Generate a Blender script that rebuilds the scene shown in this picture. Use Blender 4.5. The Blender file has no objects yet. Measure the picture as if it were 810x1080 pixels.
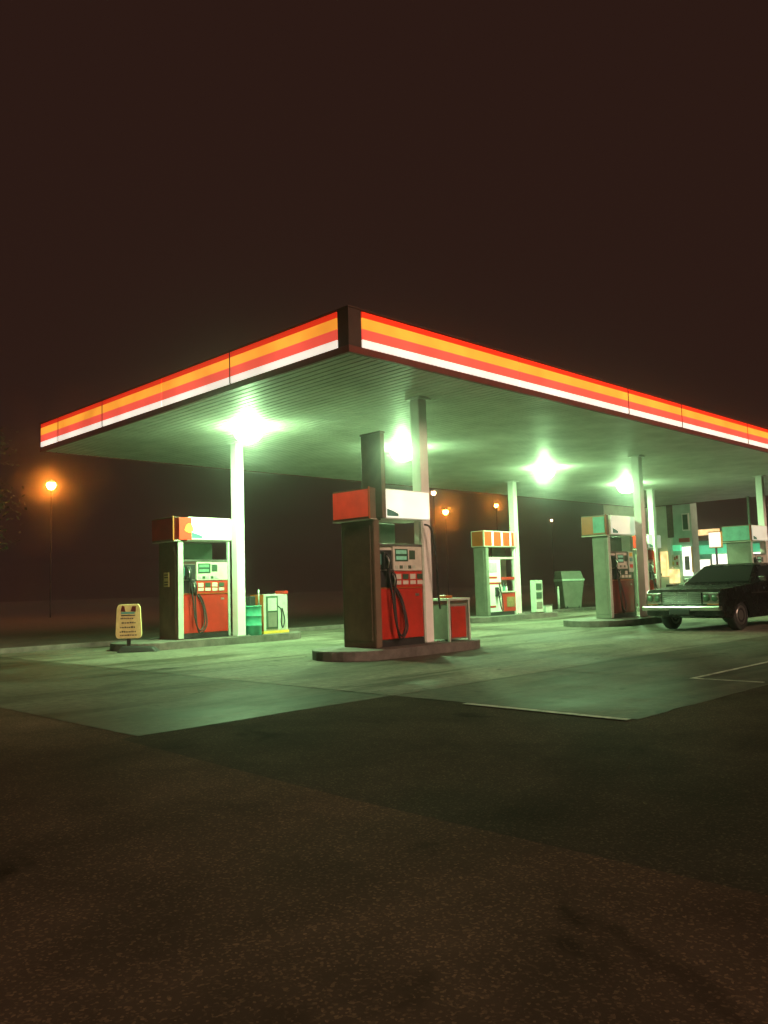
import bpy, bmesh, math, random
from mathutils import Vector, Matrix
random.seed(7)
S = bpy.context.scene
COL = S.collection
# World axes: X runs along the long (right hand) side of the canopy, Y along its short (left hand) side,
# origin on the ground below the canopy's near corner.

# ------------------------------------------------------------------ materials
def nm(name):
    m = bpy.data.materials.new(name); m.use_nodes = True
    nt = m.node_tree
    return m, nt, nt.nodes['Principled BSDF']

def mat(name, col, rough=.5, metal=0., var=.18, scale=6., bump=.0, bscale=60., dirt=None, spec=.5, coat=0.):
    m, nt, b = nm(name)
    N, L = nt.nodes, nt.links
    tc = N.new('ShaderNodeTexCoord')
    n1 = N.new('ShaderNodeTexNoise'); n1.inputs['Scale'].default_value = scale; n1.inputs['Detail'].default_value = 6
    n1.inputs['Roughness'].default_value = .65
    L.new(tc.outputs['Object'], n1.inputs['Vector'])
    mr = N.new('ShaderNodeMapRange'); mr.inputs[1].default_value = .3; mr.inputs[2].default_value = .7
    L.new(n1.outputs['Fac'], mr.inputs[0])
    mx = N.new('ShaderNodeMix'); mx.data_type = 'RGBA'
    d = dirt or tuple(c*(1-var*2) for c in col)
    mx.inputs[6].default_value = (*d, 1); mx.inputs[7].default_value = (*col, 1)
    L.new(mr.outputs[0], mx.inputs[0]); L.new(mx.outputs[2], b.inputs['Base Color'])
    rr = N.new('ShaderNodeMapRange'); rr.inputs[3].default_value = min(1, rough+.12); rr.inputs[4].default_value = max(.03, rough-.08)
    L.new(n1.outputs['Fac'], rr.inputs[0]); L.new(rr.outputs[0], b.inputs['Roughness'])
    b.inputs['Metallic'].default_value = metal
    b.inputs['Specular IOR Level'].default_value = spec
    b.inputs['Coat Weight'].default_value = coat
    if bump:
        n2 = N.new('ShaderNodeTexNoise'); n2.inputs['Scale'].default_value = bscale; n2.inputs['Detail'].default_value = 4
        L.new(tc.outputs['Object'], n2.inputs['Vector'])
        bp = N.new('ShaderNodeBump'); bp.inputs['Strength'].default_value = bump; bp.inputs['Distance'].default_value = .01
        L.new(n2.outputs['Fac'], bp.inputs['Height']); L.new(bp.outputs[0], b.inputs['Normal'])
    return m

def emit(name, col, strength, base=None, var=.0, scale=3.):
    m, nt, b = nm(name)
    N, L = nt.nodes, nt.links
    bc = base or col
    b.inputs['Base Color'].default_value = (*bc, 1)
    b.inputs['Emission Color'].default_value = (*col, 1)
    b.inputs['Emission Strength'].default_value = strength
    b.inputs['Roughness'].default_value = .35
    if var:
        tc = N.new('ShaderNodeTexCoord')
        n = N.new('ShaderNodeTexNoise'); n.inputs['Scale'].default_value = scale; n.inputs['Detail'].default_value = 3
        L.new(tc.outputs['Object'], n.inputs['Vector'])
        r = N.new('ShaderNodeMapRange'); r.inputs[1].default_value = .3; r.inputs[2].default_value = .7
        r.inputs[3].default_value = strength*(1-var); r.inputs[4].default_value = strength*(1+var)
        L.new(n.outputs['Fac'], r.inputs[0]); L.new(r.outputs[0], b.inputs['Emission Strength'])
    return m

def concrete_mat(name, lo, hi):
    m, nt, b = nm(name); N, L = nt.nodes, nt.links
    tc = N.new('ShaderNodeTexCoord')
    big = N.new('ShaderNodeTexNoise'); big.inputs['Scale'].default_value = .35; big.inputs['Detail'].default_value = 8; big.inputs['Roughness'].default_value = .6; big.inputs['Distortion'].default_value = .6
    fine = N.new('ShaderNodeTexNoise'); fine.inputs['Scale'].default_value = 9; fine.inputs['Detail'].default_value = 8; fine.inputs['Roughness'].default_value = .7
    oil = N.new('ShaderNodeTexNoise'); oil.inputs['Scale'].default_value = .9; oil.inputs['Detail'].default_value = 5; oil.inputs['Distortion'].default_value = 1.2
    mp = N.new('ShaderNodeMapping'); mp.inputs['Scale'].default_value = (.3, 1.5, 1)
    L.new(tc.outputs['Object'], mp.inputs['Vector'])
    L.new(tc.outputs['Object'], big.inputs['Vector']); L.new(tc.outputs['Object'], fine.inputs['Vector']); L.new(mp.outputs[0], oil.inputs['Vector'])
    r1 = N.new('ShaderNodeValToRGB'); r1.color_ramp.elements[0].position = .34; r1.color_ramp.elements[1].position = .68
    r1.color_ramp.elements[0].color = (*lo, 1); r1.color_ramp.elements[1].color = (*hi, 1)
    L.new(big.outputs['Fac'], r1.inputs[0])
    r2 = N.new('ShaderNodeValToRGB'); r2.color_ramp.elements[0].position = .3; r2.color_ramp.elements[1].position = .7
    r2.color_ramp.elements[0].color = (.5, .5, .49, 1); r2.color_ramp.elements[1].color = (1.25, 1.25, 1.22, 1)
    L.new(fine.outputs['Fac'], r2.inputs[0])
    r3 = N.new('ShaderNodeValToRGB'); r3.color_ramp.elements[0].position = .34; r3.color_ramp.elements[1].position = .52
    r3.color_ramp.elements[0].color = (.42, .4, .37, 1); r3.color_ramp.elements[1].color = (1, 1, 1, 1)
    L.new(oil.outputs['Fac'], r3.inputs[0])
    m1 = N.new('ShaderNodeMix'); m1.data_type = 'RGBA'; m1.blend_type = 'MULTIPLY'; m1.inputs[0].default_value = 1
    m2 = N.new('ShaderNodeMix'); m2.data_type = 'RGBA'; m2.blend_type = 'MULTIPLY'; m2.inputs[0].default_value = 1
    L.new(r1.outputs[0], m1.inputs[6]); L.new(r2.outputs[0], m1.inputs[7]); L.new(m1.outputs[2], m2.inputs[6]); L.new(r3.outputs[0], m2.inputs[7])
    dr = N.new('ShaderNodeTexNoise'); dr.inputs['Scale'].default_value = 3.2; dr.inputs['Detail'].default_value = 2; dr.inputs['Distortion'].default_value = .5
    L.new(tc.outputs['Object'], dr.inputs['Vector'])
    r4 = N.new('ShaderNodeValToRGB'); r4.color_ramp.elements[0].position = .27; r4.color_ramp.elements[1].position = .33
    r4.color_ramp.elements[0].color = (.35, .33, .3, 1); r4.color_ramp.elements[1].color = (1, 1, 1, 1)
    L.new(dr.outputs['Fac'], r4.inputs[0])
    m3 = N.new('ShaderNodeMix'); m3.data_type = 'RGBA'; m3.blend_type = 'MULTIPLY'; m3.inputs[0].default_value = 1
    L.new(m2.outputs[2], m3.inputs[6]); L.new(r4.outputs[0], m3.inputs[7])
    L.new(m3.outputs[2], b.inputs['Base Color'])
    rr = N.new('ShaderNodeMapRange'); rr.inputs[1].default_value = .35; rr.inputs[2].default_value = .65; rr.inputs[3].default_value = .55; rr.inputs[4].default_value = .75; b.inputs['Specular IOR Level'].default_value = .07
    L.new(big.outputs['Fac'], rr.inputs[0]); L.new(rr.outputs[0], b.inputs['Roughness'])
    bp = N.new('ShaderNodeBump'); bp.inputs['Strength'].default_value = .25; bp.inputs['Distance'].default_value = .006
    L.new(fine.outputs['Fac'], bp.inputs['Height']); L.new(bp.outputs[0], b.inputs['Normal'])
    return m

def asphalt_mat(name, col, glint=.5):
    m, nt, b = nm(name); N, L = nt.nodes, nt.links
    tc = N.new('ShaderNodeTexCoord')
    def noise(sc, det=6, dist=0., ro=.6):
        n = N.new('ShaderNodeTexNoise'); n.inputs['Scale'].default_value = sc; n.inputs['Detail'].default_value = det
        n.inputs['Distortion'].default_value = dist; n.inputs['Roughness'].default_value = ro
        L.new(tc.outputs['Object'], n.inputs['Vector']); return n
    def ramp(src, p0, p1, c0, c1):
        r = N.new('ShaderNodeValToRGB'); r.color_ramp.elements[0].position = p0; r.color_ramp.elements[1].position = p1
        r.color_ramp.elements[0].color = (*c0, 1); r.color_ramp.elements[1].color = (*c1, 1); L.new(src, r.inputs[0]); return r.outputs[0]
    def mul(a, c):
        x = N.new('ShaderNodeMix'); x.data_type = 'RGBA'; x.blend_type = 'MULTIPLY'; x.inputs[0].default_value = 1
        L.new(a, x.inputs[6]); L.new(c, x.inputs[7]); return x.outputs[2]
    big = noise(.22, 5, 1.0); mid = noise(1.3, 8, .4); fin = noise(90, 4)
    c = ramp(mid.outputs['Fac'], .3, .7, [k*.7 for k in col], [k*1.3 for k in col])
    c = mul(c, ramp(big.outputs['Fac'], .35, .65, (.6, .6, .6), (1.25, 1.25, 1.25)))           # old patches
    st = noise(.7, 3, 2.); c = mul(c, ramp(st.outputs['Fac'], .27, .38, (.45, .43, .42), (1, 1, 1)))   # oil stains
    v = N.new('ShaderNodeTexVoronoi'); v.inputs['Scale'].default_value = 110; L.new(tc.outputs['Object'], v.inputs['Vector'])
    c = mul(c, ramp(v.outputs['Color'], .66, 1.0, (.88, .88, .88), (2.5, 2.4, 2.2)))              # pale chippings
    L.new(c, b.inputs['Base Color'])
    b.inputs['Roughness'].default_value = .8; b.inputs['Specular IOR Level'].default_value = .01
    bp = N.new('ShaderNodeBump'); bp.inputs['Strength'].default_value = glint; bp.inputs['Distance'].default_value = .004
    L.new(fin.outputs['Fac'], bp.inputs['Height']); L.new(bp.outputs[0], b.inputs['Normal'])
    return m

def bowl_glass():
    m = bpy.data.materials.new('lit_glass_bowl'); m.use_nodes = True; nt = m.node_tree; N, L = nt.nodes, nt.links
    N.remove(N['Principled BSDF'])
    e = N.new('ShaderNodeEmission'); e.inputs[0].default_value = (.85, 1, .8, 1); e.inputs[1].default_value = 16
    t = N.new('ShaderNodeBsdfTransparent'); mx = N.new('ShaderNodeMixShader'); mx.inputs[0].default_value = .3
    L.new(t.outputs[0], mx.inputs[1]); L.new(e.outputs[0], mx.inputs[2]); L.new(mx.outputs[0], N['Material Output'].inputs['Surface'])
    return m
LAMP = (.5, 1., .43)
M = dict(
    concrete=concrete_mat('forecourt_concrete', (.085, .08, .066), (.225, .215, .175)), dimmed=concrete_mat('dimmed_concrete', (.04, .036, .028), (.115, .105, .082)),  # second one: same concrete, lamp falloff darkened into its colour
    kerb=mat('kerb_concrete', (.15, .14, .12), .8, var=.3, scale=5, bump=.4, bscale=40),
    asphalt=asphalt_mat('asphalt', (.044, .038, .027)), road=asphalt_mat('worn_road', (.074, .051, .036), .35),
    tar=mat('tar_joint', (.03, .022, .017), .6, bump=.4),
    grass=mat('dark_turf', (.085, .06, .04), .95, var=.3, scale=2, bump=.8, bscale=25),
    line=mat('worn_paint', (.5, .48, .4), .7, var=.4, scale=9),
    soffit=mat('soffit_paint', (.62, .63, .57), .5, var=.16, scale=1.2, spec=.3),
    dark=mat('dark_trim', (.06, .03, .022), .5, var=.2),
    lip=mat('canopy_lip_red', (.16, .03, .02), .45, var=.15),
    white=mat('white_paint', (.8, .8, .76), .4, var=.07, scale=3, bump=.05),
    cream=mat('cream_enamel', (.62, .62, .52), .4, var=.12),
    pale=mat('pale_green_enamel', (.5, .6, .5), .4, var=.15),
    red=mat('red_enamel', (.5, .032, .02), .36, var=.2, scale=2.5),
    maroon=mat('maroon_enamel', (.12, .015, .015), .35),
    orange=mat('orange_enamel', (.4, .1, .02), .4, var=.1),
    yellow=mat('yellow_enamel', (.8, .55, .08), .45),
    tan=mat('tan_plate', (.3, .22, .09), .5, var=.3, scale=20),
    brown=mat('brown_cladding', (.17, .12, .075), .6, var=.22, scale=3, bump=.15, bscale=30),
    greywall=mat('grey_green_cladding', (.2, .21, .165), .55, var=.2, scale=3),
    steel=mat('brushed_steel', (.5, .5, .47), .3, .9, var=.1, scale=12),
    chrome=mat('chrome', (.75, .75, .73), .12, 1., var=.05),
    rubber=mat('black_rubber', (.018, .018, .018), .55, var=.2),
    black=mat('black_plastic', (.03, .03, .03), .4),
    green=mat('green_drum_paint', (.06, .36, .24), .4, var=.2),
    teal=mat('teal_enamel', (.11, .36, .3), .45),
    dkgreen=mat('dark_green_panel', (.05, .1, .06), .4),
    glassd=mat('display_glass', (.05, .12, .07), .12, spec=.7),
    glass=mat('car_glass', (.015, .018, .018), .06, spec=.8),
    paint=mat('black_car_paint', (.006, .005, .005), .25, var=.1, coat=.2, spec=.4),
    rim=mat('wheel_rim', (.35, .35, .33), .3, .9),
    wall=mat('green_render', (.78, .82, .7), .8, var=.12, scale=2, bump=.15),
    tealwall=mat('teal_render', (.4, .62, .52), .7, var=.15, scale=2),
    brick=mat('brown_brick', (.16, .09, .06), .8, var=.3, scale=9, bump=.3),
    signy=mat('cream_sign_board', (.68, .58, .26), .55, var=.15, scale=9),
    ink=mat('black_lettering', (.03, .025, .02), .6),
    bark=mat('bark', (.09, .06, .04), .9, var=.3, bump=.6, bscale=20),
    leaf=mat('leaves', (.055, .1, .035), .45, var=.4, scale=2),
    pole=mat('lamp_pole_paint', (.02, .017, .014), .8),
    lamp=bowl_glass(),
    f_deep=emit('lit_deep_red', (1., .035, .01), .6), f_orange=emit('lit_orange', (1., .36, .035), 1.0, var=.28, scale=1.1),
    f_red=emit('lit_red', (1., .10, .065), .8, var=.25, scale=1.1), f_white=emit('lit_white', (1., .92, .78), .9, var=.18, scale=1.1),
    head=emit('lit_header_white', (.95, 1., .85), .8, var=.25, scale=2), headdim=emit('lit_header_dim', (.9, 1., .85), .35, var=.25),
    headorange=emit('lit_header_orange', (1., .2, .03), .5, base=(.25, .04, .01), var=.35, scale=5),
    headred=emit('lit_header_red', (1., .09, .03), .3, base=(.6, .05, .03), var=.25, scale=5),
    shop=emit('shop_interior_light', (1., .95, .78), 1.9, var=.3, scale=2), shopwarm=emit('shop_warm_light', (1., .7, .3), 1.2, var=.5, scale=3),
    shopgreen=emit('shop_green_light', (.1, .75, .35), .85, var=.4, scale=2),
    disp=emit('lit_display', (.35, .85, .45), .3, base=(.1, .2, .12), var=.3, scale=18),
    sodium=emit('sodium_bulb', (1., .25, .025), 330.), warmbulb=emit('warm_bulb', (1., .6, .3), 30.),
    signwhite=emit('lit_sign_white', (1., .93, .75), 1.4),
)

for k in ('shop', 'shopwarm', 'shopgreen', 'disp', 'headdim', 'headorange', 'headred', 'signwhite', 'lamp'): M[k].cycles.emission_sampling = 'NONE'
# ------------------------------------------------------------------ mesh helpers
class MB:
    def __init__(s): s.bm = bmesh.new(); s.ms = []
    def mi(s, m):
        if m not in s.ms: s.ms.append(m)
        return s.ms.index(m)
    def box(s, a, b, m, bev=.0, rot=None):
        a = Vector(a); b = Vector(b); c = (a+b)/2; d = b-a
        r = bmesh.ops.create_cube(s.bm, size=1, matrix=Matrix.Translation(c) @ (rot.to_4x4() if rot else Matrix()) @ Matrix.Diagonal((abs(d.x), abs(d.y), abs(d.z), 1)))
        k = s.mi(m); vs = r['verts']; fs = {f for v in vs for f in v.link_faces}
        for f in fs: f.material_index = k
        if bev:
            es = list({e for v in vs for e in v.link_edges})
            q = bmesh.ops.bevel(s.bm, geom=es, offset=bev, segments=2, affect='EDGES', profile=.6, clamp_overlap=True)
            for f in q['faces']: f.material_index = k
        return s
    def lathe(s, prof, m, c=(0, 0, 0), n=24, axis='Z', smooth=True):
        c = Vector(c); k = s.mi(m); rings = []
        for (r, z) in prof:
            ring = []
            for i in range(n):
                t = 2*math.pi*i/n; x, y = r*math.cos(t), r*math.sin(t)
                p = Vector((x, y, z)) if axis == 'Z' else (Vector((x, z, y)) if axis == 'Y' else Vector((z, x, y)))
                ring.append(s.bm.verts.new(c+p))
            rings.append(ring)
        fs = []
        for a, b in zip(rings, rings[1:]):
            for i in range(n): fs.append(s.bm.faces.new((a[i], a[(i+1) % n], b[(i+1) % n], b[i])))
        for f in fs: f.smooth = smooth
        fs.append(s.bm.faces.new(rings[0][::-1])); fs.append(s.bm.faces.new(rings[-1]))
        for f in fs: f.material_index = k
        return s
    def tube(s, pts, r, m, n=8, sub=6):
        P = [Vector(p) for p in pts]; k = s.mi(m)
        if sub > 1 and len(P) > 2:
            Q = []
            for i in range(len(P)-1):
                p0, p1, p2, p3 = P[max(i-1, 0)], P[i], P[i+1], P[min(i+2, len(P)-1)]
                for j in range(sub):
                    t = j/sub
                    Q.append(.5*((2*p1)+(p2-p0)*t+(2*p0-5*p1+4*p2-p3)*t*t+(3*p1-p0-3*p2+p3)*t**3))
            Q.append(P[-1]); P = Q
        rr = r if isinstance(r, (list, tuple)) else None
        rings = []; up = None
        for i, p in enumerate(P):
            d = (P[min(i+1, len(P)-1)]-P[max(i-1, 0)]).normalized()
            if up is None: up = d.orthogonal().normalized()
            up = (up-d*up.dot(d)).normalized(); w = d.cross(up)
            ra = r if rr is None else rr[0]+(rr[1]-rr[0])*i/(len(P)-1)
            rings.append([s.bm.verts.new(p+up*ra*math.cos(2*math.pi*j/n)+w*ra*math.sin(2*math.pi*j/n)) for j in range(n)])
        fs = []
        for a, b in zip(rings, rings[1:]):
            for j in range(n):
                f = s.bm.faces.new((a[j], a[(j+1) % n], b[(j+1) % n], b[j])); f.smooth = True; fs.append(f)
        fs.append(s.bm.faces.new(rings[0][::-1])); fs.append(s.bm.faces.new(rings[-1]))
        for f in fs: f.material_index = k
        return s
    def prism(s, pts, d, m, bev=0., smooth=False):
        """closed outline pts (3D, planar) extruded by vector d"""
        k = s.mi(m); d = Vector(d)
        A = [s.bm.verts.new(Vector(p)) for p in pts]; B = [s.bm.verts.new(Vector(p)+d) for p in pts]; n = len(A)
        fs = [s.bm.faces.new(A[::-1]), s.bm.faces.new(B)]
        for i in range(n): fs.append(s.bm.faces.new((A[i], A[(i+1) % n], B[(i+1) % n], B[i])))
        for f in fs: f.material_index = k
        if bev:
            es = [e for f in fs[:2] for e in f.edges]
            q = bmesh.ops.bevel(s.bm, geom=es, offset=bev, segments=2, affect='EDGES', profile=.6, clamp_overlap=True)
            for f in q['faces']: f.material_index = k
        return s
    def hexa(s, B, T, m, bev=0.):
        k = s.mi(m)
        b = [s.bm.verts.new(Vector(p)) for p in B]; t = [s.bm.verts.new(Vector(p)) for p in T]; n = len(b)
        fs = [s.bm.faces.new(b[::-1]), s.bm.faces.new(t)]+[s.bm.faces.new((b[i], b[(i+1) % n], t[(i+1) % n], t[i])) for i in range(n)]
        for f in fs: f.material_index = k
        if bev:
            q = bmesh.ops.bevel(s.bm, geom=list({e for f in fs for e in f.edges}), offset=bev, segments=2, affect='EDGES', profile=.6, clamp_overlap=True)
            for f in q['faces']: f.material_index = k
        return s
    def build(s, name, parent=None, loc=None):
        bmesh.ops.recalc_face_normals(s.bm, faces=s.bm.faces[:])
        me = bpy.data.meshes.new(name); s.bm.to_mesh(me); s.bm.free()
        for m in s.ms: me.materials.append(M[m])
        o = bpy.data.objects.new(name, me); COL.objects.link(o)
        if parent: o.parent = parent
        if loc: o.location = loc
        return o

def tag(o, label=None, cat=None, group=None, kind=None):
    if label: o['label'] = label
    if cat: o['category'] = cat
    if group: o['group'] = group
    if kind: o['kind'] = kind
    return o
def thing(name, loc, label, cat, group=None, rz=0):
    o = bpy.data.objects.new(name, None); COL.objects.link(o); o.location = loc; o.rotation_euler = (0, 0, rz); o.empty_display_size = .2
    return tag(o, label, cat, group)
def box(name, a, b, m, parent=None, bev=.006): return MB().box(a, b, m, bev).build(name, parent)
def copy_tree(o, parent=None):
    c = o.copy(); COL.objects.link(c)
    if parent: c.parent = parent
    for ch in [x for x in o.children]: copy_tree(ch, c)
    return c

# ------------------------------------------------------------------ ground
def sheet(name, polys, z, m):
    mb = MB(); k = mb.mi(m)
    for P in polys:
        f = mb.bm.faces.new([mb.bm.verts.new((x, y, z)) for x, y in P]); f.material_index = k
    o = mb.build(name); o['kind'] = 'structure'; return o
sheet('ground', [[(-260, -260), (300, -260), (300, 300), (-260, 300)]], -.03, 'grass')
sheet('road', [[(-60, -90), (-4.55, -90), (-4.55, -4.8), (-4.42, -2.12), (-4.2, -2.0), (-4.2, 9.2), (-60, 9.2)]], 0, 'road')
sheet('asphalt_patch', [[(-4.55, -90), (60, -90), (60, -4.7), (-1.4, -4.7), (-1.4, -4.8), (-4.55, -4.8)], [(-4.55, -4.8), (-1.4, -4.8), (-1.4, -2.0), (-4.2, -2.0), (-4.42, -2.12)],
                        [(22, -4.8), (60, -4.8), (60, -2.12), (22, -2.12)]], 0, 'asphalt')
# concrete forecourt, cast in bays with tar joints between them
def ragged(a, b, c, d, z, j=.005, step=.16):
    P = []
    for (x0, y0), (x1, y1) in (((a, c), (b, c)), ((b, c), (b, d)), ((b, d), (a, d)), ((a, d), (a, c))):
        n = max(2, int(math.hypot(x1-x0, y1-y0)/step))
        for i in range(n):
            t = i/n; k = abs(random.gauss(0, j))*(2.5 if random.random() < .06 else 1)
            x, y = x0+(x1-x0)*t, y0+(y1-y0)*t
            cx, cy = (a+b)/2, (c+d)/2
            P.append((x+math.copysign(min(k, .03), cx-x)*(abs(x1-x0) < 1e-6 or i == 0), y+math.copysign(min(k, .03), cy-y)*(abs(y1-y0) < 1e-6 or i == 0), z))
    return P
def bays():
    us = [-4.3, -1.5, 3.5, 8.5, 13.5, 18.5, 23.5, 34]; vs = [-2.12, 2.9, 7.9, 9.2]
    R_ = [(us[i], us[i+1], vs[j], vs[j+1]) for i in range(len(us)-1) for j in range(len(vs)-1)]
    for name, mt, rects in (('forecourt', 'concrete', [r for r in R_ if r[0] > -4]), ('forecourt_apron', 'dimmed', [r for r in R_ if r[0] < -4]+[(-1.5, 1.27, -4.8, -2.12), (1.27, 5.2, -4.8, -2.12), (5.2, 9.2, -4.8, -2.12), (9.2, 14, -4.8, -2.12), (14, 22, -4.8, -2.12)])):
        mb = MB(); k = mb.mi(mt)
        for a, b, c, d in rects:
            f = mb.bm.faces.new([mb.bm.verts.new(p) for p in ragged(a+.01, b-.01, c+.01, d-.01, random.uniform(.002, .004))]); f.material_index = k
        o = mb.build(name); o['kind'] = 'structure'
bays()
sheet('forecourt_joint', [[(-4.7, -2.3), (34, -2.3), (34, 9.2), (-4.7, 9.2)], [(-1.5, -4.8), (22, -4.8), (22, -2.12), (-1.5, -2.12)]], -.004, 'tar')
# pale worn edge strip and bay marking lines
sheet('concrete_edging', [[(-1.6, -4.75), (-1.52, -4.75), (-1.52, -3.1), (-1.6, -3.1)]], .009, 'line')
sheet('painted_marking', [[(1.24, -4.7), (1.3, -4.7), (1.3, -3.92), (1.24, -3.92)], [(1.3, -3.98), (5.2, -3.98), (5.2, -3.92), (1.3, -3.92)]], .009, 'line')
o = box('verge_kerb', (-30, 9.2, -.1), (34, 9.34, .1), 'kerb', bev=.015); o['kind'] = 'structure'

# ------------------------------------------------------------------ pump islands
def island(u0, u1, v0, v1, label):
    mb = MB(); pts = []; r = (v1-v0)/2; vc = (v0+v1)/2
    for i in range(13):
        t = math.pi/2+math.pi*i/12; pts.append((u0+r+r*math.cos(t), vc+r*math.sin(t), -.01))
    for i in range(13):
        t = -math.pi/2+math.pi*i/12; pts.append((u1-r+r*math.cos(t), vc+r*math.sin(t), -.01))
    mb.prism(pts, (0, 0, .16), 'kerb', .02)
    return tag(mb.build('pump_island'), label, 'kerb island', 'raised concrete islands under the pumps')
island(.78, 4.15, .9, 2.3, 'raised concrete island with dark kerb under the nearest red pump')
island(.3, 4.75, 6.5, 8.0, 'raised concrete island under the left red pump, beside the cream price board')
island(11.2, 15.6, 6.85, 8.4, 'raised concrete island under the far white pump in the middle')
island(9.9, 13.4, 1.95, 3.7, 'raised concrete island under the dark maroon pump beside the black car')
island(17.2, 21.2, 1.8, 3.3, 'raised concrete island under the pump hidden behind the black car')
island(19, 21.8, 5.75, 7.0, 'raised concrete island under the farthest pump by the store')

# ------------------------------------------------------------------ canopy
HS = 4.3; CU, CV = 27., 10.1
cn = thing('canopy', (CU/2, CV/2, 0), 'flat filling station canopy edged with glowing orange, red and white bands', 'canopy')
def cn_part(mb, name):
    o = mb.build(name, cn); o.location = (-CU/2, -CV/2, 0); return o
mb = MB(); k = mb.mi('soffit'); x = .06; P = []
pitch = .15
while x < CU-.1:
    P += [(x, HS), (x+pitch-.03, HS), (x+pitch-.022, HS+.022), (x+pitch-.008, HS+.022)]; x += pitch
P.append((CU-.06, HS))
A = [mb.bm.verts.new((a, .06, z)) for a, z in P]; B = [mb.bm.verts.new((a, CV-.06, z)) for a, z in P]
for i in range(len(P)-1):
    f = mb.bm.faces.new((A[i], A[i+1], B[i+1], B[i])); f.material_index = k
cn_part(mb, 'soffit')
mb = MB(); mb.box((.05, .05, HS+.03), (CU-.05, CV-.05, HS+.58), 'dark'); cn_part(mb, 'roof_deck')
mb = MB()   # drip lip round the bottom of the fascia
for a, b in (((0, 0, HS-.02), (CU, .06, HS+.08)), ((0, .06, HS-.02), (.06, CV, HS+.08)), ((CU-.06, .06, HS-.02), (CU, CV, HS+.08)), ((.06, CV-.06, HS-.02), (CU-.06, CV, HS+.08))):
    mb.box(a, b, 'lip', .004)
cn_part(mb, 'drip_lip')
mb = MB()
for a, b in (((0, CV-.05, HS+.08), (CU, CV, HS+.605)), ((CU-.05, .05, HS+.08), (CU, CV-.05, HS+.605)), ((-.0, -.0, HS+.08), (.24, .05, HS+.605)), ((0, .05, HS+.08), (.05, .22, HS+.605))):
    mb.box(a, b, 'dark')
mb.box((-.01, -.01, HS+.605), (CU+.01, CV+.01, HS+.625), 'dark', .004)
for x in (7.57, 9.9, 13.5): mb.box((x-.016, -.003, HS+.085), (x+.016, .05, HS+.6), 'dark')
for y in (2.8, 7.15, 9.16): mb.box((-.003, y-.014, HS+.085), (.05, y+.014, HS+.6), 'dark')
cn_part(mb, 'fascia_trim')
bands = [(HS+.09, HS+.195, 'f_white'), (HS+.195, HS+.345, 'f_red'), (HS+.345, HS+.505, 'f_orange'), (HS+.505, HS+.59, 'f_deep')]
ul = [.25, 3.9, 7.57, 9.9, 13.5, 17.1, 20.8, 24.4, CU-.06]
for a, b in zip(ul, ul[1:]):
    mb = MB()
    for z0, z1, m in bands: mb.box((a+.012, .0, z0), (b-.012, .045, z1), m)
    cn_part(mb, 'sign_panel')
vl = [.23, 2.8, 4.9, 7.15, 9.16, CV-.05]
for a, b in zip(vl, vl[1:]):
    mb = MB()
    for z0, z1, m in bands: mb.box((0, a+.01, z0), (.045, b-.01, z1), m)
    cn_part(mb, 'sign_panel')

# canopy lights: one centre row of glowing glass bowls
cl = None
lab = ['glowing white bowl light under the canopy, above the left pump', 'glowing white bowl light under the canopy, beside the brown boxed mast',
       'glowing white bowl light under the canopy, above the far white pump', 'glowing white bowl light under the canopy, beside the pillar of the dark maroon pump']
for i, (x, y) in enumerate([(2.0, 5.1), (6.3, 5.05), (12.1, 5.1), (17.7, 5.7)]):
    if cl is None:
        cl = thing('canopy_light', (x, y, HS), lab[0], 'ceiling light', 'bowl lights under the canopy')
        MB().lathe([(.30, -.02), (.31, -.01), (.31, .0)], 'white', n=32).build('housing', cl)
        MB().lathe([(.02, -.33), (.1, -.32), (.18, -.285), (.245, -.22), (.285, -.13), (.29, -.02)], 'lamp', n=32).build('diffuser', cl)
        pl = bpy.data.lights.new('bulb', 'POINT'); pl.energy = 230; pl.color = LAMP; pl.shadow_soft_size = .06
        al = bpy.data.lights.new('lamp_tube', 'AREA'); al.shape = 'DISK'; al.size = .4; al.energy = 960; al.color = LAMP
        ao = bpy.data.objects.new('lamp_tube', al); COL.objects.link(ao); ao.parent = cl; ao.location = (0, 0, -.06)
        bo = bpy.data.objects.new('bulb', pl); COL.objects.link(bo); bo.parent = cl; bo.location = (0, 0, -.27)
    else:
        c = copy_tree(cl); c.location = (x, y, HS); c['label'] = lab[i]

# canopy columns
def column(u, v, base, label, w=.2):
    t = thing('canopy_column', (u, v, base), label, 'column', 'square white columns carrying the canopy')
    h = w/2
    MB().box((-h, -h, .012), (h, h, HS-base-.03), 'white', .012).build('shaft', t)
    mb = MB().box((-h-.07, -h-.07, 0), (h+.07, h+.07, .012), 'steel', .003)
    for sx in (-1, 1):
        for sy in (-1, 1): mb.lathe([(.014, .012), (.014, .03)], 'steel', (sx*(h+.04), sy*(h+.04), 0), 8)
    mb.build('base_plate', t)
    MB().box((-h-.06, -h-.06, HS-base-.03), (h+.06, h+.06, HS-base-.003), 'white', .004).build('head_plate', t)
column(2.9, 1.42, .15, 'square white canopy column at the right end of the nearest pump', .2)
column(2.86, 6.72, .15, 'square white canopy column at the right end of the left pump')
column(13.82, 7.5, .15, 'square white canopy column at the right end of the far white pump')
column(12.38, 2.45, .15, 'square white canopy column at the right end of the dark maroon pump')
column(20.2, 6.12, .15, 'square white canopy column behind the dark maroon pump, above a red flag')
column(19.9, 2.2, .15, 'square white canopy column behind the black car')

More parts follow.
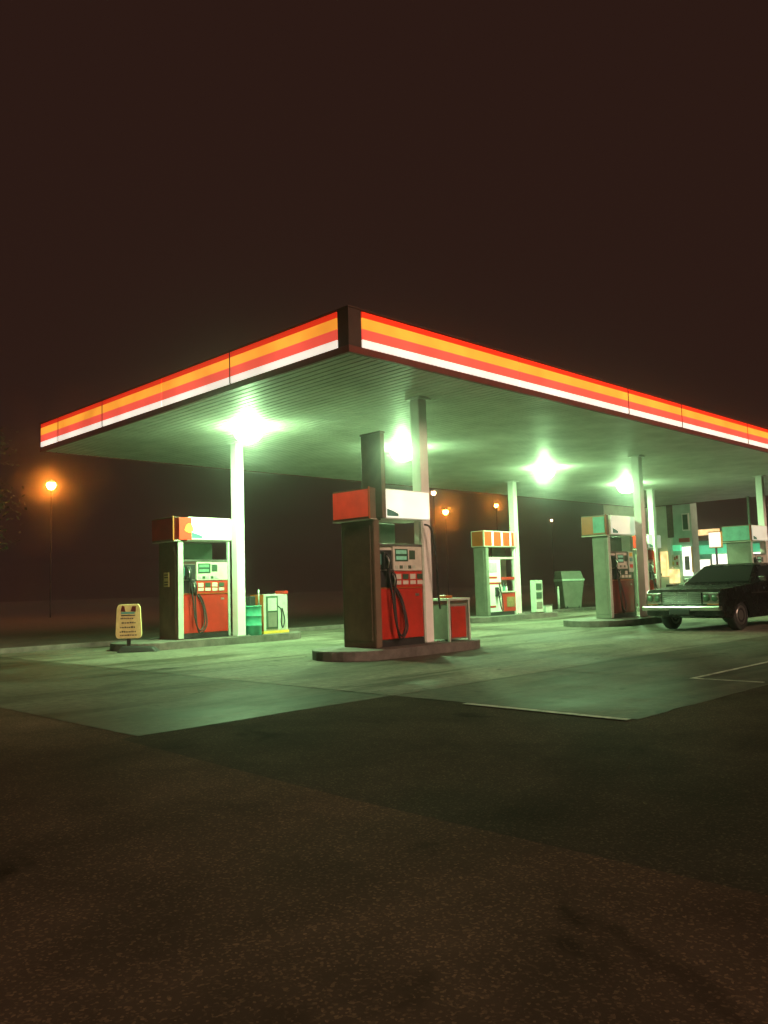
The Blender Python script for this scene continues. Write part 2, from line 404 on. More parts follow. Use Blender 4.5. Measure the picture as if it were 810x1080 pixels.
# ------------------------------------------------------------------ fuel pumps
def nozzle(t, x, z, y=-.02):
    n = MB()
    n.box((x-.05, y-.06, z-.1), (x+.05, y+.02, z+.16), 'black', .012)
    n.tube([(x, y-.07, z+.12), (x+.01, y-.11, z+.06), (x+.02, y-.1, z-.06), (x+.02, y-.08, z-.14)], .028, 'rubber', 8)
    n.tube([(x-.02, y-.09, z+.1), (x-.05, y-.17, z+.02), (x-.02, y-.11, z-.08)], .012, 'steel', 6)
    return n.build('nozzle', t)
def hose(par, pts, r=.016):
    return MB().tube(pts, r, 'rubber', 8).build('hose', par)
def pump(u, v, label, door='red', endm='brown', edge='cream', L=1.25, W=.74, endred='red', panel='head', style='std', mast=False, z0=.15, green=False, HWD=None, end2=None, zs=1.06):
    HWD = HWD or W
    t = thing('fuel_pump', (u, v, z0), label, 'fuel pump', 'fuel pumps under the canopy')
    # end panel: full height slab on the -x end
    mb = MB().box((0, .0, 0), (.13, W, 1.9), endm, .012)
    mb.box((-.012, .06, .1), (-.002, W-.06, 1.8), endm, .004)
    mb.box((.004, -.014, .02), (.126, -.002, 1.88), edge, .004)
    mb.build('end_panel', t)
    box('plinth', (.13, .03, 0), (L, W-.03, .1), 'black', t)
    x0, x1 = .135, L
    y = .04
    if style == 'std':
        MB().box((x0, y+.02, .1), (x1, W-.04, 1.5), 'cream', .01).build('cabinet', t)
        d = MB().box((x0+.01, y-.012, .11), (x1-.02, y+.018, .86), door, .008).build('door', t)
        MB().box((x1-.2, y-.022, .74), (x1-.12, y-.012, .78), 'steel', .003).build('door_handle', d)
        # holster bay left, with two nozzles
        mb = MB().box((x0+.02, y-.01, .88), (x0+.3, y+.018, 1.44), 'black', .006)
        mb.box((x0+.03, y-.02, 1.22), (x0+.15, y-.01, 1.38), 'teal' if not green else 'cream', .003)
        mb.box((x0+.02, y-.016, 1.13), (x0+.3, y-.01, 1.15), 'steel')
        mb.build('holster', t)
        # selector band: red rail with buttons
        mb = MB().box((x0+.32, y-.012, .88), (x1-.02, y+.018, 1.12), 'red' if door != 'maroon' else 'dkgreen', .006)
        for i in range(4):
            mb.box((x0+.36+i*.17, y-.022, .92), (x0+.49+i*.17, y-.012, .98), 'cream', .004)
            mb.box((x0+.36+i*.17, y-.022, 1.0), (x0+.49+i*.17, y-.012, 1.08), 'dkgreen' if i % 2 else 'cream', .004)
        mb.build('selector_panel', t)
        # computer head
        mb = MB().box((x0+.32, y-.02, 1.13), (x1-.02, y+.018, 1.5), 'cream', .008)
        mb.box((x0+.36, y-.026, 1.27), (x0+.66, y-.02, 1.46), 'glassd', .003)
        mb.box((x0+.69, y-.026, 1.3), (x0+.83, y-.02, 1.44), 'dkgreen', .003)
        for i in range(5): mb.box((x0+.36+i*.1, y-.027, 1.16), (x0+.43+i*.1, y-.02, 1.21), 'dkgreen' if i % 2 else 'pale', .003)
        hd = mb.build('display_panel', t)
        mb = MB()
        for r_ in range(2):
            mb.box((x0+.38, y-.031, 1.385-r_*.09), (x0+.62, y-.0265, 1.44-r_*.09), 'disp')
        mb.build('screen', hd)
        # frame round the face
        mb = MB()
        mb.box((x1-.018, y-.03, .02), (x1+.03, y+.03, 1.9), 'pale', .006)
        mb.box((x0, y-.03, 1.5), (x1-.02, y+.03, 1.535), 'steel', .004)
        mb.box((x0, y-.026, .865), (x1-.02, y+.0, .88), 'orange', .002)
        mb.build('face_frame', t)
        box('back_panel', (x0, W-.1, 1.5), (x1, W-.06, 1.9), 'dkgreen', t)
        n = nozzle(t, x0+.1, 1.25, y-.02); hose(n, [(x0+.12, y-.1, 1.12), (x0+.16, y-.13, .8), (x0+.2, y-.16, .35), (x0+.3, y-.17, .16), (x0+.42, y-.15, .3), (x0+.44, y-.08, .6), (x0+.34, y-.03, .84)])
        n = nozzle(t, x0+.22, .98, y-.02); hose(n, [(x0+.24, y-.1, .86), (x0+.23, y-.13, .5), (x0+.26, y-.15, .18), (x0+.36, y-.14, .12), (x0+.5, y-.12, .3), (x0+.46, y-.05, .7), (x0+.36, y-.02, .87)])
    else:
        # white tower with red stripes, and an open shelf with a red lower bin
        mb = MB().box((x0, y, .1), (x0+.62, W-.04, 1.55), 'white', .01)
        mb.build('cabinet', t)
        for z, w in ((1.02, .4), (.86, .58), (.22, .3)): box('stripe', (x0+.02, y-.006, z), (x0+.02+w, y-.001, z+.06), 'red', t, .001)
        box('screen', (x0+.08, y-.012, 1.2), (x0+.42, y-.002, 1.46), 'pale', t)
        n = nozzle(t, x0+.36, .62, y-.01); hose(n, [(x0+.37, y-.1, .5), (x0+.4, y-.14, .2), (x0+.55, y-.1, .14), (x0+.56, y-.06, .5), (x0+.5, y-.02, .9)])
        MB().box((x0+.64, y, .1), (x1+.1, W-.04, .62), 'red', .01).build('lower_bin', t)
        box('logo_plate', (x0+.86, y-.012, .22), (x1+.04, y-.002, .5), 'tan', t)
        box('shelf', (x0+.63, y-.03, .63), (x1+.12, W-.04, .66), 'cream', t)
        box('back_panel', (x0+.64, W-.1, .66), (x1+.1, W-.05, 1.9), 'dark', t)
        box('red_rail', (x0+.64, y, .98), (x1+.1, y+.03, 1.06), 'red', t)
        MB().box((x1+.1, y-.02, 0), (x1+.16, y+.06, 1.9), 'white', .006).build('post', t)
        box('top_rail', (x0, y, 1.56), (x1+.1, y+.05, 1.62), 'cream', t)
        for i in range(4):
            bx, by = u+x0+.74+i*.12, v+.22
            h = (.24, .2, .26, .22)[i]
            b_ = MB().lathe([(.04, 0), (.042, .01), (.042, h*.6), (.016, h*.78), (.016, h)], ('white', 'cream', 'teal', 'white')[i], n=14).build('bottle', None, (bx, by, z0+.66*1.08))
            tag(b_, ['slim white bottle on the shelf of the far white pump, nearest its tower', 'short cream bottle on the shelf of the far white pump',
                     'tall teal bottle on the shelf of the far white pump', 'white bottle at the right end of the far white pump shelf'][i], 'bottle', 'bottles on the pump shelf')
    # header
    if style == 'std':
        mb = MB().box((-.12, -.06, 1.9), (.02, HWD+.06, 2.36), 'brown', .01)
        mb.box((-.135, -.04, 1.93), (-.122, HWD+.04, 2.335), endred, .004)
        if end2: mb.box((-.142, -.03, 1.95), (-.136, HWD*.5, 2.32), end2, .003)
        mb.box((-.145, -.07, 1.9), (-.115, -.055, 2.37), 'orange', .003)
        mb.box((-.12, -.08, 1.885), (.02, HWD+.07, 1.9), 'cream', .002)
        mb.build('header_end_sign', t)
        mb = MB().box((.3, .06, 1.92), (L+.25, W-.1, 2.38), 'white', .012)
        hb = mb.build('header', t)
        MB().box((.32, .035, 1.94), (L+.23, .058, 2.36), panel, .004).build('sign_face', hb)
        mb = MB()
        em = [(.36, .03, 1.96), (.62, .03, 1.96), (.62, .03, 2.0), (.5, .03, 2.04), (.36, .03, 2.07)]
        mb.prism(em, (0, .003, 0), 'teal'); mb.build('emblem', hb)
        box('header_post', (.04, .1, 1.9), (.1, .18, 2.2), 'cream', t)
        MB().box((.02, .12, 1.9), (.3, W-.16, 1.96), 'dark', .006).build('header_brace', t)
    elif style == 'plain':
        pass
    else:
        mb = MB().box((-.1, -.05, 1.9), (L+.2, W, 2.34), 'cream', .012)
        mb.box((-.106, .0, 1.92), (-.1, W-.04, 2.32), 'orange')
        hb = mb.build('header', t)
        mb = MB()
        xx = -.08
        for i, w in enumerate((.34, .09, .36, .09, .34, .09, .13)):
            mb.box((xx, -.06, 1.93), (xx+w-.006, -.051, 2.31), 'headorange' if i % 2 == 0 else 'headdim'); xx += w
        mb.build('sign_face', hb)
    t.scale = (1, 1, zs)
    if mast:
        mb = MB().box((.2, -.02, 1.92), (.29, .44, 3.21), 'brown', .01)
        mb.box((.19, -.03, 3.21), (.3, .45, 3.24), 'brown', .004)
        mb.build('mast', t)
    return t
pF = pump(1.57, 1.25, 'nearest fuel pump, red door, brown side and tall brown boxed mast above', mast=True, endred='headred', endm='brown', edge='brown', L=1.15)
hose(pF, [(1.2, .0, 1.85), (1.26, -.1, 1.75), (1.34, -.12, 1.2), (1.42, -.06, .75), (1.5, -.02, .52)])
pL = pump(1.53, 6.95, 'left fuel pump with bright red door, cream face and a notice on its brown side', door='red', L=1.25, edge='pale')
mb = MB().box((-.03, .3, 1.02), (-.013, .5, 1.3), 'signy', .004)
for z in (1.24, 1.19, 1.1, 1.05): mb.box((-.033, .33, z), (-.03, .47, z+.022), 'ink')
mb.build('notice', pL)
mb = MB()   # curved yellow and red emblem on the header's near corner
for i in range(7):
    t0 = math.pi*(.08+.12*i); mb.prism([(.24, -.07, 2.05), (.24+.11*math.cos(t0), -.07, 2.05+.19*math.sin(t0)), (.24+.11*math.cos(t0+.34), -.07, 2.05+.19*math.sin(t0+.34))], (0, .008, 0), 'yellow')
mb.box((-.13, -.06, 1.92), (.3, -.05, 2.35), 'headred'); mb.build('header_emblem', pL)
pM = pump(12.08, 7.3, 'far white fuel pump with red stripes, shelf of bottles and orange lit header', style='shelf', zs=1.08, L=1.35, W=.45, endm='greywall', edge='greywall')
pR = pump(11.05, 2.66, 'dark maroon fuel pump behind the nose of the black car', door='maroon', endm='greywall', edge='pale', zs=1.09, panel='headdim', endred='orange', end2='teal', W=.42, HWD=.58, L=1.28, green=True)
mb = MB().box((.96, -.03, 1.05), (1.2, -.004, 1.52), 'pale', .006)
for z, c in ((1.42, 'yellow'), (1.3, 'teal'), (1.15, 'red')): mb.box((1.0, -.036, z), (1.16, -.03, z+.08), c, .002)
mb.build('price_panel', pR)
pE = pump(19.45, 6.05, 'farthest fuel pump with a red header, mostly hidden behind white columns', L=1.0, W=.4, endm='greywall', panel='headdim')
pN = pump(18.3, 2.0, 'fuel pump with green side panel rising behind the black car', door='maroon', endm='greywall', edge='pale', endred='teal', L=1.25, panel='headdim')
# ------------------------------------------------------------------ small forecourt things
# red flag hanging by the far column
t = thing('pennant', (20.0, 6.38, 1.2), 'small red flag hanging on the column behind the maroon pump', 'flag')
MB().prism([(0, -.02, .95), (.02, -.34, .9), (.02, -.36, .1), (0, -.02, .5)], (.012, 0, 0), 'red').build('cloth', t)
MB().tube([(0, 0, -1.05), (0, 0, 1.0)], .018, 'steel', 8, 1).build('pole', t)
# squeegee / waste bin at the right end of the front island
t = thing('service_bin', (3.42, 1.35, .15), 'grey service bin with a red front panel beside the nearest pump', 'bin')
MB().box((-.25, -.2, .03), (.27, .2, .62), 'greywall', .012).build('body', t)
box('front_panel', (-.18, -.214, .06), (.2, -.202, .58), 'red', t)
mb = MB()
for x in (-.27, .25):
    for y in (-.24, .2): mb.box((x, y, 0), (x+.035, y+.035, .68), 'pale', .004)
mb.box((-.28, -.25, .68), (.29, .25, .72), 'pale', .006); mb.build('frame', t)
MB().box((-.2, -.12, .72), (-.02, .06, .77), 'orange', .01).build('lid_tray', t)
# green drum with squeegee
t = thing('waste_drum', (3.22, 6.72, .15), 'green steel drum beside the column of the left pump', 'drum')
mb = MB().lathe([(.17, 0), (.18, .01), (.18, .2), (.188, .21), (.18, .22), (.18, .4), (.188, .41), (.18, .42), (.18, .6), (.19, .61), (.185, .63)], 'green', n=28); mb.build('body', t)
tag(MB().box((-.09, -.07, 0), (.06, .07, .2), 'black', .02).build('oil_can', None, (3.2, 6.74, .782)), 'black can standing on the green drum', 'can')
t2 = thing('squeegee', (3.32, 6.64, .782), 'window squeegee with an upright pale handle on the green drum', 'squeegee')
MB().tube([(0, 0, 0), (.0, 0, .34)], .014, 'pale', 8, 1).build('handle', t2); MB().box((-.02, -.02, 0), (.02, .02, .06), 'steel', .006).build('ferrule', t2)
# air and water cabinet
t = thing('air_cabinet', (3.85, 7.0, .15), 'pale air and water cabinet with red corner, right of the green drum', 'cabinet')
MB().box((-.28, -.2, .06), (.38, .28, .86), 'pale', .015).build('body', t)
mb = MB().box((-.296, -.2, .05), (-.284, .26, .86), 'orange', .003); mb.build('side_panel', t)
d = MB().box((-.22, -.214, .1), (.1, -.202, .82), 'dkgreen', .004).build('door', t)
MB().box((-.18, -.222, .5), (.06, -.215, .78), 'pale', .003).build('window', d); MB().box((-.18, -.222, .14), (.06, -.215, .46), 'greywall', .003).build('lower_grille', d)
MB().box((.27, -.21, .86), (.39, .1, .93), 'red', .006).build('red_cap', t); box('plinth', (-.3, -.22, 0), (.4, .3, .06), 'yellow', t)
MB().tube([(.1, -.205, .6), (.16, -.26, .5), (.14, -.27, .25), (.2, -.25, .12), (.26, -.24, .3), (.22, -.205, .55)], .014, 'rubber').build('hose', t)
# cream price board on a weighted foot
t = thing('price_board', (.36, 6.78, 0), 'cream rounded price board on a dark foot at the left island end', 'sign board', rz=math.radians(0))
t.rotation_euler.z = math.radians(-42); t.scale = (.92, .92, .97)
mb = MB(); pts = []
for (cx, cz, a0) in ((.2, .36, -90), (.17, .85, 0), (-.17, .85, 90), (-.2, .36, 180)):
    for i in range(6):
        a = math.radians(a0+i*18); pts.append((cx+.07*math.cos(a), -.03, cz+.09*math.sin(a)))
mb.prism(pts, (0, .06, 0), 'signy', .012); bd = mb.build('board', t)
mb = MB()
for z, x0, x1 in ((.66, -.16, .14), (.575, -.14, .15), (.485, -.17, .16), (.40, -.18, .17), (.335, -.17, .17)):
    x = x0
    while x < x1-.03:
        w = random.uniform(.018, .05); mb.box((x, -.034, z-.012), (x+w, -.031, z+random.uniform(.008, .022)), 'ink'); x += w+.012
mb.build('lettering', bd)
mb = MB().box((-.15, -.035, .71), (.14, -.031, .73), 'ink'); mb.box((-.15, -.036, .75), (.13, -.031, .79), 'teal'); mb.build('divider', bd)
mb = MB()
mb.prism([(-.16, -.034, .8), (-.06, -.034, .79), (-.08, -.034, .9), (-.13, -.034, .92)], (0, .003, 0), 'maroon')
mb.prism([(.04, -.034, .8), (.15, -.034, .79), (.16, -.034, .9), (.08, -.034, .9)], (0, .003, 0), 'maroon'); mb.build('emblem', bd)
MB().box((-.04, -.02, .1), (.04, .02, .28), 'black', .006).build('stem', t)
MB().hexa([(-.22, -.16, 0), (.62, -.16, 0), (.62, .2, 0), (-.22, .2, 0)], [(-.12, -.1, .13), (.5, -.1, .1), (.5, .14, .1), (-.12, .14, .13)], 'rubber', .03).build('foot', t)
# beside the far white pump
t = thing('dispenser_cabinet', (14.2, 7.2, .15), 'slim pale cabinet standing right of the far white pump', 'cabinet')
MB().box((-.08, -.2, .03), (.3, .0, 1.02), 'pale', .015).build('body', t)
mb = MB()
for z in (.15, .45, .72): mb.box((-.06, -.212, z), (.24, -.202, z+.2), 'dkgreen' if z > .4 else 'greywall', .003)
mb.build('front_panel', t); box('plinth', (-.1, -.22, 0), (.32, .02, .03), 'dark', t)
t = thing('kerb_box', (14.95, 7.25, .15), 'low pale box on the island beside the slim cabinet', 'box')
MB().box((-.14, -.14, 0), (.2, .14, .2), 'pale', .012).build('body', t); MB().box((-.15, -.15, .2), (.21, .15, .225), 'greywall', .006).build('lid', t)
# litter container behind the lane
t = thing('litter_container', (20.3, 9.75, 0), 'tall tapered green litter container behind the far lane', 'bin', rz=math.radians(-30))
MB().hexa([(-.34, -.26, .1), (.34, -.26, .1), (.34, .26, .1), (-.34, .26, .1)], [(-.46, -.34, 1.12), (.46, -.34, 1.12), (.46, .34, 1.12), (-.46, .34, 1.12)], 'greywall', .03).build('body', t)
MB().box((-.48, -.37, 1.12), (.48, .36, 1.2), 'pale', .015).build('rim', t)
MB().hexa([(-.46, -.34, 1.2), (.46, -.34, 1.2), (.46, .34, 1.2), (-.46, .34, 1.2)], [(-.42, -.2, 1.5), (.42, -.2, 1.5), (.42, .32, 1.52), (-.42, .32, 1.52)], 'greywall', .03).build('lid', t)
for x in (-.25, .25): MB().lathe([(.08, -.03), (.1, -.02), (.1, .02), (.08, .03)], 'rubber', (x, -.2, .1), 16, 'X').build('wheel', t)
t = thing('marker_post', (19.3, 9.6, 0), 'thin pale marker post left of the green litter container', 'post')
MB().tube([(0, 0, 0), (0, 0, .86)], .045, 'pale', 12, 1).build('shaft', t); MB().lathe([(.05, .86), (.05, .9), (.02, .93)], 'cream', n=12).build('cap', t)

# ------------------------------------------------------------------ black saloon car
car = thing('parked_car', (8.95, -.2, 0), 'black saloon car with chrome grille parked beside the dark maroon pump', 'car', rz=math.radians(-4))
HW = .84
def arch(cx, r=.36, n=10): return [(cx-r*math.cos(math.pi*i/n), .2+r*.2+r*math.sin(math.pi*i/n)*.92) for i in range(n+1)]
prof = [(0.02, .32)]+[(.42, .26)]+arch(.82)+[(1.22, .24), (3.02, .24)]+arch(3.42)+[(3.84, .26), (4.5, .34), (4.56, .5), (4.55, .86), (4.4, .92), (3.75, .955), (1.5, .95), (1.2, .925), (.12, .86), (.03, .8), (.0, .6)]
mb = MB().prism([(x, -HW, z) for x, z in prof], (0, 2*HW, 0), 'paint', .035); mb.build('body', car)
B = [(1.42, -.78, .935), (3.98, -.78, .935), (3.98, .78, .935), (1.42, .78, .935)]
mb = MB().hexa(B, [(2.08, -.6, 1.34), (3.3, -.6, 1.34), (3.3, .6, 1.34), (2.08, .6, 1.34)], 'paint', .02)
mb.hexa([(2.06, -.605, 1.338), (3.32, -.605, 1.338), (3.32, .605, 1.338), (2.06, .605, 1.338)], [(2.3, -.5, 1.385), (3.1, -.5, 1.385), (3.1, .5, 1.385), (2.3, .5, 1.385)], 'paint', .015)
mb.build('roof', car)
def pane(name, q, nrm, parent=car, m='glass', th=.008):
    n = Vector(nrm).normalized(); mb = MB(); mb.prism([Vector(p)+n*.003 for p in q], n*th, m); return mb.build(name, parent)
def lerp(a, b, t): return Vector(a)+(Vector(b)-Vector(a))*t
nF = Vector((-.405, 0, .66))
pane('windshield', [(1.5, -.7, .985), (1.5, .7, .985), (2.03, .57, 1.31), (2.03, -.57, 1.31)], nF)
pane('rear_window', [(3.9, .7, .985), (3.9, -.7, .985), (3.36, -.57, 1.31), (3.36, .57, 1.31)], (.405, 0, .68))
for sgn in (-1, 1):
    for (a, b, c, d) in ((1.66, 2.62, 2.62, 2.16), (2.7, 3.7, 3.22, 2.7)):
        yb, yt = .765, .617
        pane('side_window', [(a, sgn*yb, .975), (b, sgn*yb, .975), (c, sgn*yt, 1.3), (d, sgn*yt, 1.3)], (0, sgn*.4, .18))
    mb = MB().box((1.3, sgn*HW-.004, .74), (3.9, sgn*HW+.008, .765), 'chrome', .003); mb.build('side_trim', car)
    for x in (2.35, 3.25): MB().box((x, sgn*(HW+.003), .82), (x+.16, sgn*(HW+.025), .845), 'chrome', .004).build('door_handle', car)
    mb = MB()
    for x in (2.68, 1.58, 3.62): mb.box((x, sgn*HW-.003, .3), (x+.008, sgn*HW+.003, .92), 'black')
    mb.build('door_seam', car)
    m_ = MB().box((1.75, sgn*.86-.07, .98), (1.83, sgn*.86+.07, 1.09), 'chrome', .02).build('side_mirror', car)
g = MB().box((-.012, -.42, .56), (.012, .42, .79), 'black', .004)
for z in (.56, .6, .64, .68, .72, .76, .79): g.box((-.03, -.43, z), (-.01, .43, z+.012), 'chrome', .002)
for y in (-.43, -.15, .14, .42): g.box((-.028, y, .56), (-.011, y+.012, .8), 'chrome')
g.build('grille', car)
for sgn in (-1, 1):
    h = MB().box((-.02, sgn*.46, .57), (.012, sgn*.8, .79), 'chrome', .01).build('headlight', car)
    mb = MB()
    for c in (.545, .715): mb.lathe([(.02, -.045), (.06, -.038), (.075, -.02)], 'glassd', (0, sgn*c, .685), 18, 'X')
    mb.build('lens', h)
    MB().box((-.03, sgn*.55, .545), (.01, sgn*.78, .567), 'orange', .003).build('turn_signal', car)
MB().box((-.13, -.87, .43), (-.02, .87, .53), 'chrome', .03).build('bumper', car)
MB().box((4.55, -.86, .43), (4.66, .86, .53), 'chrome', .03).build('bumper', car)
MB().box((-.142, -.22, .36), (-.131, .22, .47), 'black', .004).build('licence_plate', car)
for x in (.82, 3.42):
    for sgn in (-1, 1):
        w = MB().lathe([(.2, -.09), (.28, -.095), (.305, -.07), (.31, 0), (.305, .07), (.28, .095), (.2, .09)], 'rubber', (x, sgn*.73, .31), 30, 'Y').build('wheel', car)
        MB().lathe([(.05, -.1), (.13, -.085), (.19, -.1), (.2, -.08), (.2, .08), (.19, .1), (.13, .085), (.05, .1)], 'rim', (x, sgn*.73, .31), 24, 'Y').build('rim', w)
for y in (-.35, .35): MB().tube([(1.46, y, .965), (1.62, y+.3, 1.06)], .008, 'black', 6, 1).build('wiper', car)

# ------------------------------------------------------------------ store at the far end
st = thing('store_building', (30, 10, 0), 'pale green station store with lit shop window and signs at the canopy end', 'store')
def sp(mb, name): o = mb.build(name, st); o.location = (-30, -10, 0); return o
sp(MB().box((27.5, 8.95, 0), (28.3, 12.3, 5.2), 'wall', .03), 'tower')
sp(MB().box((27.46, 8.05, 0), (28.1, 8.94, 5.2), 'tealwall', .02), 'side_wing')
sp(MB().box((27.42, 8.86, 2.9), (27.5, 9.14, 4.9), 'brick', .01), 'pilaster')
sp(MB().box((27.38, 9.0, 0), (27.5, 9.16, 2.85), 'white', .01), 'downpipe')
w = sp(MB().box((27.40, 8.12, 3.15), (27.458, 8.44, 3.92), 'white', .008), 'window'); 
o = MB().box((27.385, 8.17, 3.21), (27.398, 8.39, 3.86), 'glassd').build('pane', w)
sp(MB().box((27.38, 8.15, 2.66), (27.455, 8.62, 2.84), 'red', .006), 'sign_strip')
s_ = sp(MB().box((27.38, 8.1, 1.2), (27.455, 8.5, 2.45), 'shop', .006), 'lit_poster')
MB().box((27.36, 8.19, 1.45), (27.378, 8.4, 2.05), 'dkgreen').build('poster_mark', s_)
s_ = sp(MB().box((27.36, 8.66, 1.62), (27.455, 8.98, 2.12), 'cream', .006), 'notice_board')
for i, (y, z) in enumerate(((8.7, 1.68), (8.8, 1.9), (8.88, 1.7), (8.7, 1.95))): MB().box((27.345, y, z), (27.358, y+.08, z+.14), ('red', 'orange', 'yellow', 'red')[i]).build('notice_sheet', s_)
sp(MB().box((27.34, 8.55, 2.3), (27.455, 8.9, 2.55), 'shopgreen', .006), 'lit_strip')
sp(MB().box((27.36, 8.06, 1.35), (27.455, 8.09, 2.45), 'yellow', .003), 'poster_frame')
sp(MB().box((27.34, 9.2, 1.2), (27.5, 9.5, 2.3), 'shopwarm', .006), 'lit_window')
sp(MB().box((27.36, 9.55, 1.9), (27.5, 10.0, 2.25), 'red', .006), 'red_sign')
sp(MB().box((35.84, 8.3, 2.35), (35.98, 9.8, 2.75), 'shopgreen', .02), 'shop_fascia')
sp(MB().box((35.3, 10.2, 3.32), (35.4, 11.6, 3.62), 'shopwarm', .01), 'roof_sign')
sp(MB().box((26.9, 8.75, 0), (27.44, 9.1, .85), 'black', .02), 'newspaper_rack')
sp(MB().box((27.3, 8.7, .9), (27.455, 9.12, 1.5), 'shopwarm', .006), 'vending_front')
for y, m_ in ((12.35, 'shopwarm'), (12.75, 'shop')): sp(MB().box((35.9, y, .9), (35.985, y+.3, 2.4), m_, .006), 'door_light')
# recessed shop front
sp(MB().box((36, 4, 0), (40, 13, 3.05), 'tealwall', .02), 'shop_wall')
sp(MB().box((35.4, 4, 3.05), (40.2, 13.2, 3.3), 'brick', .02), 'shop_roof')
sp(MB().box((35.6, 9.9, 2.35), (35.98, 12.2, 2.8), 'shopgreen', .02), 'shop_fascia')
for a, b, z0, z1 in ((10.1, 10.9, .9, 2.3), (11.05, 11.75, .9, 2.05), (8.4, 9.7, .9, 2.3), (6.6, 8.2, .9, 2.3)):
    f = sp(MB().box((35.9, a-.05, z0-.05), (35.985, b+.05, z1+.05), 'cream', .008), 'window')
    MB().box((35.86, a, z0), (35.898, b, z1), 'shop').build('pane', f)
    mb = MB()
    for i in range(3):
        y = random.uniform(a, b-.2); z = random.uniform(z0, z1-.3); mb.box((35.83, y, z), (35.858, y+random.uniform(.08, .2), z+random.uniform(.1, .25)), random.choice(('red', 'orange', 'dkgreen')))
    mb.build('window_sticker', f)
# signs and the flat beyond
t = thing('lit_sign', (27.2, 12.0, 0), 'small white lit box sign at the back edge of the canopy', 'sign')
MB().box((0, -.25, 3.65), (.12, .3, 4.0), 'signwhite', .02).build('face', t); MB().box((.12, -.28, 3.62), (.24, .33, 4.03), 'dark', .02).build('case', t); MB().tube([(.3, 0, 0), (.3, 0, 4.2)], .04, 'pole', 10, 1).build('post', t)
t = thing('shop_sign', (32, 9.05, 0), 'square white lit sign above the roof edge of the store', 'sign')
MB().box((0, -.27, 2.55), (.1, .27, 3.25), 'signwhite', .02).build('face', t); MB().box((.1, -.32, 2.5), (.22, .32, 3.3), 'yellow', .02).build('case', t); MB().tube([(.16, 0, 0), (.16, 0, 2.5)], .05, 'pole', 10, 1).build('post', t)
t = thing('pole_post', (25.9, 4.95, 0), 'thin pale green pole beyond the end of the canopy', 'post')
MB().tube([(0, 0, 0), (0, 0, 4.25)], .05, 'pale', 10, 1).build('shaft', t); MB().lathe([(.12, 0), (.12, .03), (.06, .05)], 'steel', n=14).build('foot', t)

# ------------------------------------------------------------------ street lamps beyond the lot
def street_lamp(x, y, z, bulb, r, label):
    t = thing('street_lamp', (x, y, 0), label, 'street lamp', 'street lamps beyond the forecourt')
    d = Vector((-7.5-x, -8.1-y, 0)).normalized()
    MB().tube([(-d.x*1.2, -d.y*1.2, 0), (-d.x*1.2, -d.y*1.2, z*.7), (-d.x*1.1, -d.y*1.1, z*.98), (-d.x*.6, -d.y*.6, z+r*1.5), (0, 0, z+r*1.25)], [.035, .02], 'pole', 10).build('pole', t)
    h = MB().lathe([(r*.3, r*1.25), (r*.7, r*1.1), (r*.85, r*.75), (r*.82, r*.6)], 'pole', (0, 0, z), 18).build('lamp_head', t)
    MB().lathe([(r*.1, -r*1.0), (r*.55, -r*.85), (r*.9, -r*.4), (r, 0), (r*.95, r*.35), (r*.8, r*.62)], bulb, (0, 0, z), 18).build('bulb', h)
street_lamp(11.4, 36.1, 7.1, 'sodium', .24, 'large orange street lamp glowing left of the canopy')
street_lamp(45.4, 37.5, 7.23, 'sodium', .22, 'orange street lamp seen just right of the nearest column')
street_lamp(37.2, 31.5, 7.74, 'warmbulb', .16, 'pale street lamp high above the orange one by the nearest column')
street_lamp(42, 29.6, 6.9, 'sodium', .13, 'small orange street lamp above the far white pump')
street_lamp(64.5, 39.8, 7.4, 'warmbulb', .1, 'tiny distant street lamp right of the far white pump')

# tree at the left edge, its tips catching lamp light
t = thing('tree', (2.3, 24.2, 0), 'dark leafy tree at the left edge beside the large orange street lamp', 'tree')
mb = MB().tube([(0, 0, -.1), (.1, .05, 1.2), (.0, .1, 2.6), (.1, 0, 4.6), (.3, -.1, 6.6)], [.24, .05], 'bark', 10)
tips = []
for i in range(16):
    a = i*2.4; h = 2.2+i*.27; l = 2.2-abs(i-6)*.07
    e = Vector((l*math.cos(a), l*math.sin(a), h+1.1)); s0 = Vector((.05, .05, h))
    mb.tube([s0, s0.lerp(e, .5)+Vector((0, 0, .2)), e], [.06, .012], 'bark', 6)
    tips += [s0.lerp(e, q) for q in (.5, .75, 1.)]
mb.build('trunk', t)
mb = MB(); k = mb.mi('leaf')
for p in tips:
    for i in range(90):
        q = p+Vector((random.gauss(0, .38), random.gauss(0, .38), random.gauss(0, .32)))
        a = Vector((random.uniform(-1, 1), random.uniform(-1, 1), random.uniform(-.6, .6))).normalized()*random.uniform(.07, .13)
        b = a.orthogonal().normalized()*a.length*.45
        f = mb.bm.faces.new([mb.bm.verts.new(q-a), mb.bm.verts.new(q+b), mb.bm.verts.new(q+a), mb.bm.verts.new(q-b)]); f.material_index = k
mb.build('crown', t)

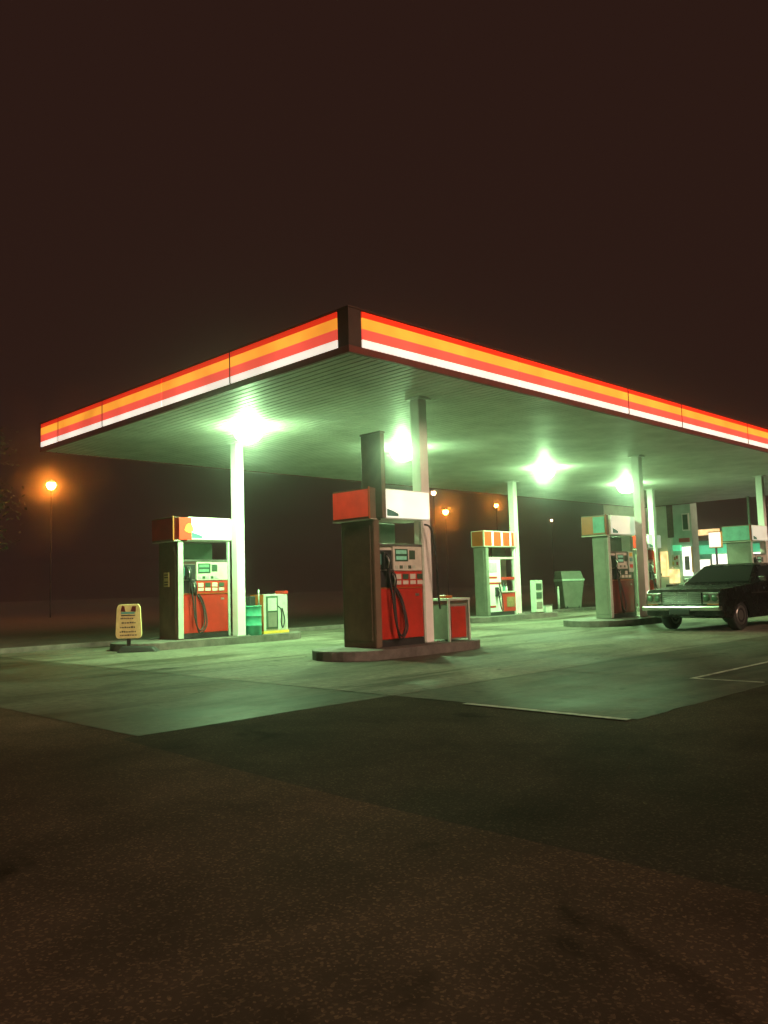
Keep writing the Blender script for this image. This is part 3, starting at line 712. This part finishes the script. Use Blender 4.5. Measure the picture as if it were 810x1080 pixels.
# ------------------------------------------------------------------ haze volume added for the glow round the lamps
HAZE = 0.003
if HAZE:
    mb = MB().box((-255, -255, -1.5), (295, 295, 13), 'dark'); mb.ms = []
    hz = mb.build('haze'); hz['kind'] = 'stuff'; hz['label'] = 'thin haze added for the glow round the lamps'
    m = bpy.data.materials.new('lamp_glow_haze'); m.use_nodes = True; nt = m.node_tree
    nt.nodes.remove(nt.nodes['Principled BSDF'])
    pv = nt.nodes.new('ShaderNodeVolumePrincipled'); pv.inputs['Color'].default_value = (1, 1, 1, 1)
    pv.inputs['Density'].default_value = HAZE; pv.inputs['Anisotropy'].default_value = .98
    nt.links.new(pv.outputs[0], nt.nodes['Material Output'].inputs['Volume'])
    m.cycles.homogeneous_volume = True; m.cycles.volume_sampling = 'EQUIANGULAR'
    hz.data.materials.append(m); hz.display_type = 'WIRE'

# ------------------------------------------------------------------ light: night sky glow of a town, plus an added sun as fill
w = bpy.data.worlds.new('World'); S.world = w; w.use_nodes = True
bg = w.node_tree.nodes['Background']; bg.inputs['Color'].default_value = (1., .42, .3, 1); bg.inputs['Strength'].default_value = .024
sl = bpy.data.lights.new('fill_sun', 'SUN'); sl.energy = 2.5; sl.angle = math.radians(20); sl.color = (1., .6, .42)  # added fill for street-side column and pump faces and the ground
so = bpy.data.objects.new('fill_sun', sl); COL.objects.link(so)
d = Vector((.15, 1., -.45)).normalized()      # travels from the street side into the forecourt
so.rotation_euler = d.to_track_quat('-Z', 'Y').to_euler()

# ------------------------------------------------------------------ camera
cam = bpy.data.cameras.new('camera'); co = bpy.data.objects.new('camera', cam); COL.objects.link(co); S.camera = co
R = Vector((.70841, -.70517, -.02980)); U = Vector((-.04253, -.08480, .99549)); F = Vector((.70452, .70395, .09006))
co.matrix_world = Matrix(((R.x, U.x, -F.x, -7.535), (R.y, U.y, -F.y, -8.104), (R.z, U.z, -F.z, 1.084), (0, 0, 0, 1)))
cam.sensor_fit = 'HORIZONTAL'; cam.sensor_width = 36; cam.lens = 36*880.7/810; cam.clip_end = 900; cam.clip_start = .05

vs = S.view_settings; vs.view_transform = 'Standard'; vs.look = 'None'; vs.exposure = 0; vs.gamma = 1
S.cycles.use_denoising = True
S.cycles.use_light_tree=False
S.cycles.max_bounces = 6; S.cycles.diffuse_bounces = 4; S.cycles.glossy_bounces = 3; S.cycles.volume_bounces = 1
S.cycles.sample_clamp_indirect = 4
